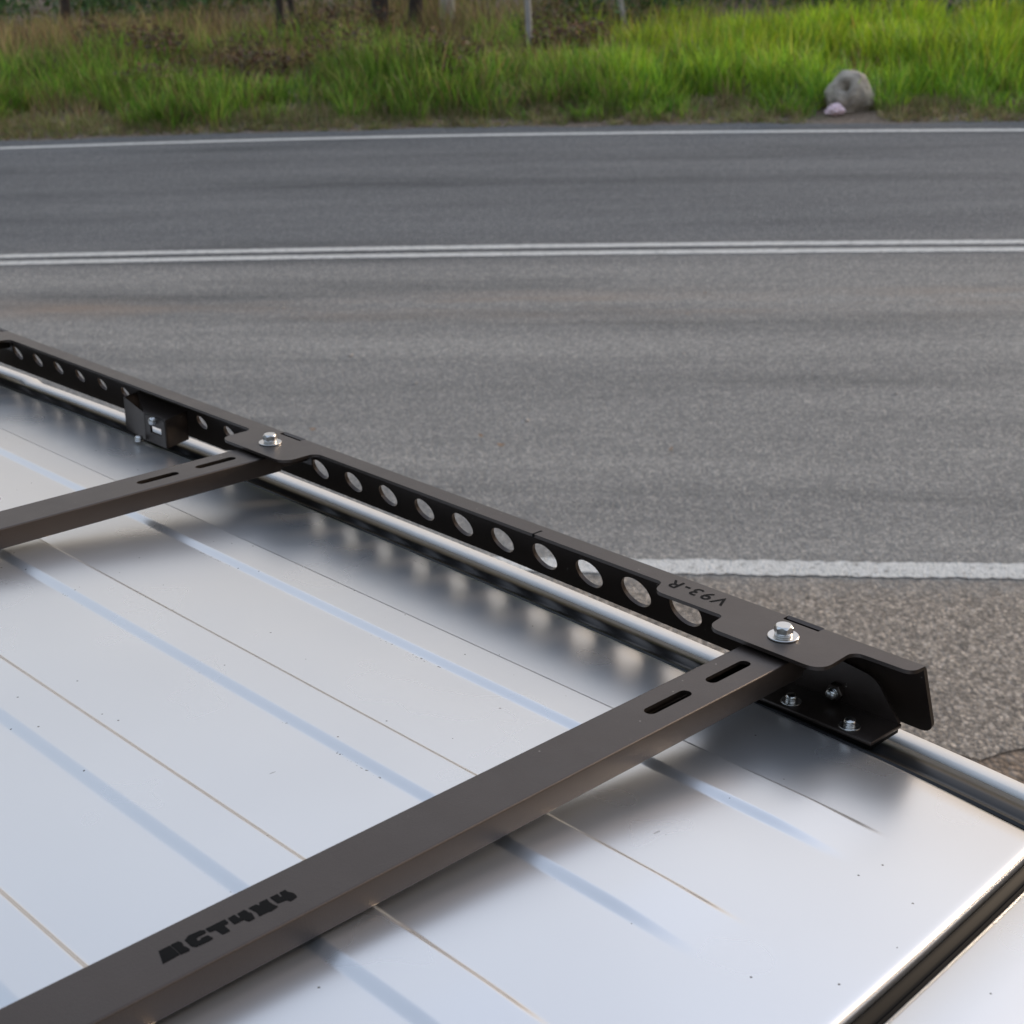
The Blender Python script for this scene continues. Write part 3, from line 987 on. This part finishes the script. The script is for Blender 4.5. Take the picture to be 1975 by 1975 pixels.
def tuft_field(n_tuft, xr, yr, per, hfun, spread, tintf, seed, width=(.006, .013)):
    """grass growing in tufts: blades fan out of shared roots"""
    r = np.random.default_rng(seed)
    tx = r.uniform(*xr, n_tuft)
    ty = yedge(tx) + r.uniform(*yr, n_tuft)
    keep, hh = hfun(tx, ty, r)
    tx, ty, hh = tx[keep], ty[keep], hh[keep]
    m = len(tx)
    cnt = np.maximum(4, (per * r.uniform(.5, 1.5, m))).astype(int)
    ii = np.repeat(np.arange(m), cnt)
    N = len(ii)
    a = r.uniform(0, 2 * math.pi, N); d = np.sqrt(r.uniform(0, 1, N)) * spread * .35
    bx = tx[ii] + np.cos(a) * d; by = ty[ii] + np.sin(a) * d
    h = hh[ii] * r.uniform(.55, 1.08, N) * np.where(r.uniform(0, 1, N) < .05, 1.35, 1.0)
    ln = r.uniform(.05, 1.0, N) * hh[ii] * .55
    lx = np.cos(a) * ln + r.normal(0, .03, N); ly = np.sin(a) * ln + r.normal(0, .03, N)
    tint = tintf(tx, ty, ii, r, N) * (r.uniform(.55, 1.25, m) * (1 + .35 * vnoise(tx, ty, 3.5, seed)))[ii][:, None]
    base = np.stack([bx, by, gz(bx, by) - .01], 1)
    return base, h, r.uniform(*width, N), np.stack([lx, ly], 1), tint

def mixtint(cols, wts, r, N, var=.25):
    c = 1.75 * np.array(cols)[r.choice(len(cols), N, p=np.array(wts) / np.sum(wts))]
    return c * r.uniform(1 - var, 1 + var, (N, 1))

# lush yellow-green stand on the right, thinning towards the left
def h_lush(x, y, r):
    d = y - yedge(x)
    edge = np.clip((x + 2.6 + vnoise(x, y, 1.2, 3) * 1.6) / 1.6, 0, 1)
    front = np.clip((d - .30 - .18 * vnoise(x, y, 2.5, 5)) / .9, 0, 1)
    h = (.24 + .40 * front) * (.82 + .22 * vnoise(x, y, 1.7, 8)) * (.55 + .45 * edge)
    return (r.uniform(0, 1, len(x)) < edge) & (d > .26 + .16 * vnoise(x, y, 2.5, 5)) & (vnoise(x, y, 5.5, 31) > -.24) & ~((x > .78) & (x < 1.36) & (y < 13.3)), h * (.85 + .35 * vnoise(x, y, 5.5, 31))
def t_lush(tx, ty, ii, r, N):
    c = mixtint([(.165, .27, .022), (.22, .30, .020), (.10, .20, .022), (.27, .29, .045), (.20, .15, .05)], [4, 3, 3, 1.2, .5], r, N)
    d = (ty - yedge(tx))[ii]
    k = np.clip((d - .5) / 1.5, 0, 1)[:, None]
    return c * (1 - k) * np.array([.8, .9, 1.1]) + c * k * np.array([1.2, 1.1, .8])
blades('tall_grass', *tuft_field(2600, (-4.2, 6.5), (.2, 4.2), 24, h_lush, .32, t_lush, 21), LEAF,
       'lush yellow-green tall grass behind the far road edge on the right', 'grass')
# greener separate tufts on the left
def h_left(x, y, r):
    d = y - yedge(x)
    nz_ = vnoise(x, y, 2.1, 14)
    edge = np.clip((-x + .2) / 2.5, 0, 1)
    ok = (nz_ > -.12) & (d > .30 + .15 * vnoise(x, y, 2.5, 5)) & (r.uniform(0, 1, len(x)) < edge * np.clip(1.25 - .28 * d, .15, 1)) & (d < 4.2)
    return ok, (.22 + .42 * np.clip(nz_ + .30, 0, 1)) * (.75 + .35 * np.clip(d / 1.2, 0, 1))
def t_left(tx, ty, ii, r, N):
    return mixtint([(.10, .20, .022), (.16, .25, .03), (.07, .14, .02), (.21, .22, .05), (.19, .12, .06)], [4, 4, 2.5, 2.5, 1.4], r, N)
blades('grass_tufts', *tuft_field(2600, (-11.5, .8), (.2, 4.4), 24, h_left, .34, t_left, 33), LEAF,
       'fresh green grass tufts lining the far road edge on the left', 'grass')
# dry brown grass behind them
def h_dry(x, y, r):
    d = y - yedge(x)
    edge = np.clip((-x + .4 + vnoise(x, y, 1.4, 9) * 1.5) / 1.8, 0.05, 1)
    return (r.uniform(0, 1, len(x)) < edge) & (d > .62 + .45 * vnoise(x, y, 2.2, 6)), (.34 + .30 * np.clip((d - .8) / 2.5, 0, 1)) * (.8 + .35 * vnoise(x, y, 1.6, 12))
def t_dry(tx, ty, ii, r, N):
    return mixtint([(.21, .14, .075), (.15, .09, .05), (.28, .21, .10), (.16, .19, .045), (.06, .04, .028)], [3, 3, 2.5, 4, 2], r, N)
blades('dry_grass', *tuft_field(2300, (-12.5, 2.5), (.6, 6.2), 20, h_dry, .30, t_dry, 55, (.004, .010)), LEAF,
       'dry reddish-brown grass standing behind the green tufts on the left', 'grass')
# short mown-looking strip at the asphalt edge
def h_short(x, y, r):
    d = y - yedge(x)
    return (d > .02 + .10 * vnoise(x, y, 3.1, 18)) & ~((x > .72) & (x < 1.32) & (y < 13.2)), .05 + .10 * np.clip(d / .4, 0, 1) * r.uniform(.5, 1.2, len(x))
def t_short(tx, ty, ii, r, N):
    return mixtint([(.17, .18, .06), (.13, .16, .04), (.24, .18, .10), (.17, .11, .07)], [3, 2, 3, 2], r, N)
blades('verge_grass', *tuft_field(2600, (-10, 5.5), (.0, .75), 14, h_short, .16, t_short, 77, (.004, .008)), LEAF,
       'short patchy grass creeping onto the far asphalt edge', 'grass')

# leaves as small quads
def leaf_cloud(name, centres, radii, count, size, cols, wts, mat, seed, parent=None, droop=0):
    r = np.random.default_rng(seed)
    centres = np.array(centres); radii = np.array(radii)
    vol = radii.prod(1); pick = r.choice(len(centres), count, p=vol / vol.sum())
    dirv = r.normal(size=(count, 3)); dirv /= np.linalg.norm(dirv, axis=1)[:, None]
    rad = r.uniform(.25, 1, count) ** .5
    P = centres[pick] + dirv * radii[pick] * rad[:, None]
    P[:, 2] = np.maximum(P[:, 2], .03)
    L = r.uniform(*size, count)
    a = r.normal(size=(count, 3)); a[:, 2] -= droop; a /= np.linalg.norm(a, axis=1)[:, None]
    b = np.cross(a, r.normal(size=(count, 3))); b /= np.linalg.norm(b, axis=1)[:, None]
    V = np.stack([P - a * L[:, None] * .5, P + b * L[:, None] * .18, P + a * L[:, None] * .5, P - b * L[:, None] * .18], 1)
    me = bpy.data.meshes.new(name)
    me.vertices.add(count * 4); me.vertices.foreach_set('co', V.ravel().astype(np.float32))
    me.loops.add(count * 4); me.loops.foreach_set('vertex_index', np.arange(count * 4, dtype=np.int32))
    me.polygons.add(count); me.polygons.foreach_set('loop_start', (np.arange(count) * 4).astype(np.int32))
    me.update(calc_edges=True)
    ca = me.color_attributes.new('tint', 'FLOAT_COLOR', 'POINT')
    cc = np.ones((count, 4, 4), np.float32); cc[:, :, :3] = mixtint(cols, wts, r, count, .3)[:, None, :]
    ca.data.foreach_set('color', cc.ravel())
    me.materials.append(mat)
    o = bpy.data.objects.new(name, me); col.objects.link(o)
    if parent: o.parent = parent
    return o

# dark undergrowth closing the view
r_ = random.Random(5)
cs_, rs_ = [], []
for i in range(70):
    x = r_.uniform(-16, 10); y = r_.uniform(17.8, 24)
    hgt = r_.uniform(.7, 1.7)
    cs_.append((x, y, hgt * .45)); rs_.append((r_.uniform(.7, 1.5), r_.uniform(.6, 1.1), hgt * .55))
tag(leaf_cloud('undergrowth', cs_, rs_, 90000, (.05, .13), [(.035, .075, .02), (.05, .10, .025), (.025, .05, .018), (.09, .10, .03), (.06, .045, .03)], [4, 3, 3, 1, 1.2], FOLIAGE, 91),
    'dark green leafy undergrowth behind the roadside grass', 'undergrowth', kind='stuff')

# bush on the near side of the road, behind the parked car
cs_, rs_ = [], []
for i in range(120):
    a = math.radians(r_.uniform(150, 330)); d = r_.uniform(11, 15)
    hgt = r_.uniform(6.0, 9.5)
    cs_.append((math.cos(a) * d * 1.3, math.sin(a) * d, hgt * .5)); rs_.append((r_.uniform(1.2, 2.2), r_.uniform(1.0, 2.0), hgt * .55))
tag(leaf_cloud('near_bush', cs_, rs_, 42000, (.4, .9), [(.03, .05, .02), (.04, .065, .025), (.02, .035, .015)], [3, 2, 2], FOLIAGE, 95),
    'tall dark bush on the near side of the road behind the car', 'bush', kind='stuff')

# reddish-brown scrub among the dry grass on the left
cs_, rs_ = [], []
for i in range(34):
    x = r_.uniform(-10.5, -1.2); y = r_.uniform(14.3, 16.8)
    hgt = r_.uniform(.35, .62)
    cs_.append((x, y, hgt * .5 + .06)); rs_.append((r_.uniform(.22, .6), r_.uniform(.2, .4), hgt * .5))
tag(leaf_cloud('brown_scrub', cs_, rs_, 15000, (.03, .09), [(.075, .045, .03), (.11, .06, .036), (.05, .035, .024), (.07, .075, .025)], [3, 2, 3, 1.5], FOLIAGE, 97),
    'low reddish-brown scrub tangled in the dry grass on the left', 'scrub', kind='stuff')

def tree(x, y, dia, height, lean, bark, seed, label, crown=True, fork=False):
    r = random.Random(seed)
    gz_ = ground_z(x, y)
    root = empty('tree', Matrix.Translation((x, y, gz_)))
    tag(root, label, 'tree', 'trees behind the grass')
    bm = bmesh.new()
    def limb(p0, p1, r0, r1, n=8, segs=8, wob=.05):
        prev = None
        for k in range(segs + 1):
            t = k / segs
            c = Vector(p0).lerp(Vector(p1), t) + Vector((r.uniform(-wob, wob), r.uniform(-wob, wob), 0)) * (1 if 0 < k else 0)
            rad = r0 + (r1 - r0) * t
            ring = [bm.verts.new(c + Vector((math.cos(2 * math.pi * i / n) * rad, math.sin(2 * math.pi * i / n) * rad, 0))) for i in range(n)]
            if prev:
                for i in range(n):
                    q = (i + 1) % n
                    bm.faces.new((prev[i], prev[q], ring[q], ring[i]))
            prev = ring
    top = Vector((lean[0] * height, lean[1] * height, height * .8))
    limb((0, 0, -.08), top, dia * .62, dia * .22, wob=dia * .25)
    tips = [top]
    for k in range(5):
        t = r.uniform(.4, .75)
        s0 = top * t
        a = r.uniform(0, 6.28); l = height * r.uniform(.18, .34)
        e = s0 + Vector((math.cos(a) * l, math.sin(a) * l, l * r.uniform(.6, 1.1)))
        limb(s0, e, dia * .25, dia * .07, 6, 5, dia * .15)
        tips.append(e)
    tr_ = bm_obj('trunk', bm, bark, root, 50)
    cr_ = leaf_cloud('crown', [tuple(p + Vector((r.uniform(-.3, .3), r.uniform(-.3, .3), r.uniform(-.1, .3)))) for p in tips for _ in range(3)],
               [(r.uniform(.35, .7), r.uniform(.35, .7), r.uniform(.25, .5)) for _ in tips for _ in range(3)], 2600, (.06, .13),
               [(.05, .085, .03), (.07, .11, .035), (.04, .06, .025)], [3, 2, 2], FOLIAGE, seed + 100, root, droop=.6)
    return root
def px_dir(px, py):
    d = camw.to_3x3() @ Vector(((px - 987.5) / 2937.18, -(py - 987.5) / 2937.18, -1))
    return d
def at_y(px, Y):
    d = px_dir(px, 30)
    return d.x / d.y * Y
for px, Y, dia, hh, ln, bk, lb in (
        (541, 17.2, .085, 4.6, (.03, 0), BARK_D, 'slim dark tree trunk, left one of a close pair behind the dry grass'),
        (566, 17.6, .07, 4.2, (-.05, .02), BARK_D, 'slim dark tree trunk, right one of a close pair behind the dry grass'),
        (728, 17.0, .17, 5.4, (.02, .03), BARK_D, 'thick dark tree trunk behind the dry grass left of the middle'),
        (795, 17.3, .13, 5.0, (.10, .03), BARK_D, 'dark tree trunk leaning right beside the thickest trunk'),
        (862, 18.2, .16, 5.6, (.01, 0), BARK_P, 'tan pale tree trunk standing among the dark trunks'),
        (1172, 18.4, .13, 5.8, (-.02, .02), BARK_P, 'pale grey tree trunk behind the grass right of the grey post'),
        (1214, 17.0, .055, 3.6, (-.14, 0), BARK_P, 'thin whitish leaning sapling beside the pale grey trunk'),
        (120, 18.8, .12, 5.0, (.04, .02), BARK_D, 'dark tree trunk furthest to the left behind the dry grass')):
    tree(at_y(px, Y), Y, dia, hh, ln, bk, int(px), lb)

# grey post
px_, Yp = 1019, 15.6
xp = at_y(px_, Yp)
post = empty('post', Matrix.Translation((xp, Yp, ground_z(xp, Yp))))
tag(post, 'slender grey post standing in the grass near the top middle', 'post')
bm = bmesh.new()
lathe_bm(bm, [(.032, -.1), (.031, .5), (.029, 1.25), (.024, 1.275), (0, 1.28)], 14)
bm_obj('shaft', bm, POST, post, 40)
bm = bmesh.new()
box_bm(bm, -.022, .022, -.037, -.030, 1.02, 1.12, .003)
bm_obj('reflector', bm, BAG, post)

# boulder with a hollow, and a crumpled bag at its foot
rx, ry = 1.085, 13.22
bm = bmesh.new()
bmesh.ops.create_icosphere(bm, subdivisions=5, radius=1)
from mathutils import noise as mn
for vtx in bm.verts:
    p = vtx.co.copy()
    d = 1 + .16 * mn.noise(p * 1.4 + Vector((3, 1, 7))) + .07 * mn.noise(p * 3.6) + .03 * mn.noise(p * 9)
    # hollow on the upper left of the face towards the road
    hc = Vector((-.42, -.72, .42)).normalized()
    ang = p.normalized().angle(hc)
    d -= .62 * math.exp(-(ang / .23) ** 3)
    q = p * d
    q.x *= .20 * (1 - .22 * max(0, p.z) + .06 * max(0, -p.z)); q.y *= .17; q.z *= .19
    vtx.co = q
bo = bm_obj('boulder', bm, STONE, None, 70)
bo.location = (rx, ry, ground_z(rx, ry) + .13)
bo.rotation_euler = (0, .1, .15)
tag(bo, 'rounded grey-brown boulder with a dark hollow at the edge of the tall grass', 'boulder')
bm = bmesh.new()
bmesh.ops.create_icosphere(bm, subdivisions=4, radius=1)
for vtx in bm.verts:
    p = vtx.co.copy()
    d = 1 + .30 * mn.noise(p * 1.6 + Vector((9, 2, 1))) + .22 * abs(mn.noise(p * 3.3)) - .08 * abs(mn.noise(p * 8))
    q = p * d
    vtx.co = Vector((q.x * .058 * (1.2 - .3 * p.z), q.y * .05, q.z * .05))
bb = bm_obj('crumpled_bag', bm, BAG, None, 25)
bb.location = (.955, 12.99, ground_z(.955, 12.99) + .055)
tag(bb, 'small crumpled pale pink plastic bag at the foot of the boulder', 'litter')

# dead leaves and pebbles lying on the road
def leaf_piece(x, y, s, kind):
    r = random.Random(int(x * 977 + y * 131))
    bm = bmesh.new()
    if kind == 'leaf':
        n = 9
        pts = []
        for i in range(n):
            t = i / (n - 1)
            pts.append((s * (t - .5), s * .24 * math.sin(math.pi * t) ** .8, .006 + s * .18 * (t - .5) ** 2 * 4))
        lo = [bm.verts.new((p[0], -p[1], p[2] * .6)) for p in pts]; hi = [bm.verts.new((p[0], p[1], p[2])) for p in pts]
        for i in range(n - 1):
            bm.faces.new((lo[i], lo[i + 1], hi[i + 1], hi[i]))
        bmesh.ops.remove_doubles(bm, verts=bm.verts, dist=1e-6)
        o = bm_obj('dead_leaf', bm, DEADLEAF, None, 60)
        tag(o, 'small orange-brown dead leaf lying on the asphalt', 'leaf', 'dead leaves on the road')
        o.location = (x, y, .001)
    else:
        bmesh.ops.create_icosphere(bm, subdivisions=2, radius=1)
        for vtx in bm.verts:
            p = vtx.co.copy(); d = 1 + .35 * mn.noise(p * 1.5 + Vector((x, y, 0)))
            vtx.co = Vector((p.x * d * s * .5, p.y * d * s * .4, p.z * d * s * .3))
        o = bm_obj('pebble', bm, PEB, None, 60)
        tag(o, 'small pale pebble lying on the asphalt', 'pebble', 'pebbles on the road')
        o.location = (x, y, s * .2)
    o.rotation_euler = (0, 0, r.uniform(0, 6.28))
def road_px(px, py):
    d = px_dir(px, py)
    t = -H / d.z
    return d.x * t, d.y * t
for a, b in ((1360, 567), (1326, 606), (928, 842), (966, 860), (1294, 868), (604, 830)):
    leaf_piece(*road_px(a, b), .022 + .012 * random.random(), 'leaf')
for a, b in ((545, 595), (676, 687), (802, 740), (1016, 812), (1318, 682), (1727, 760), (150, 268), (450, 252)):
    leaf_piece(*road_px(a, b), .014 + .012 * random.random(), 'pebble')
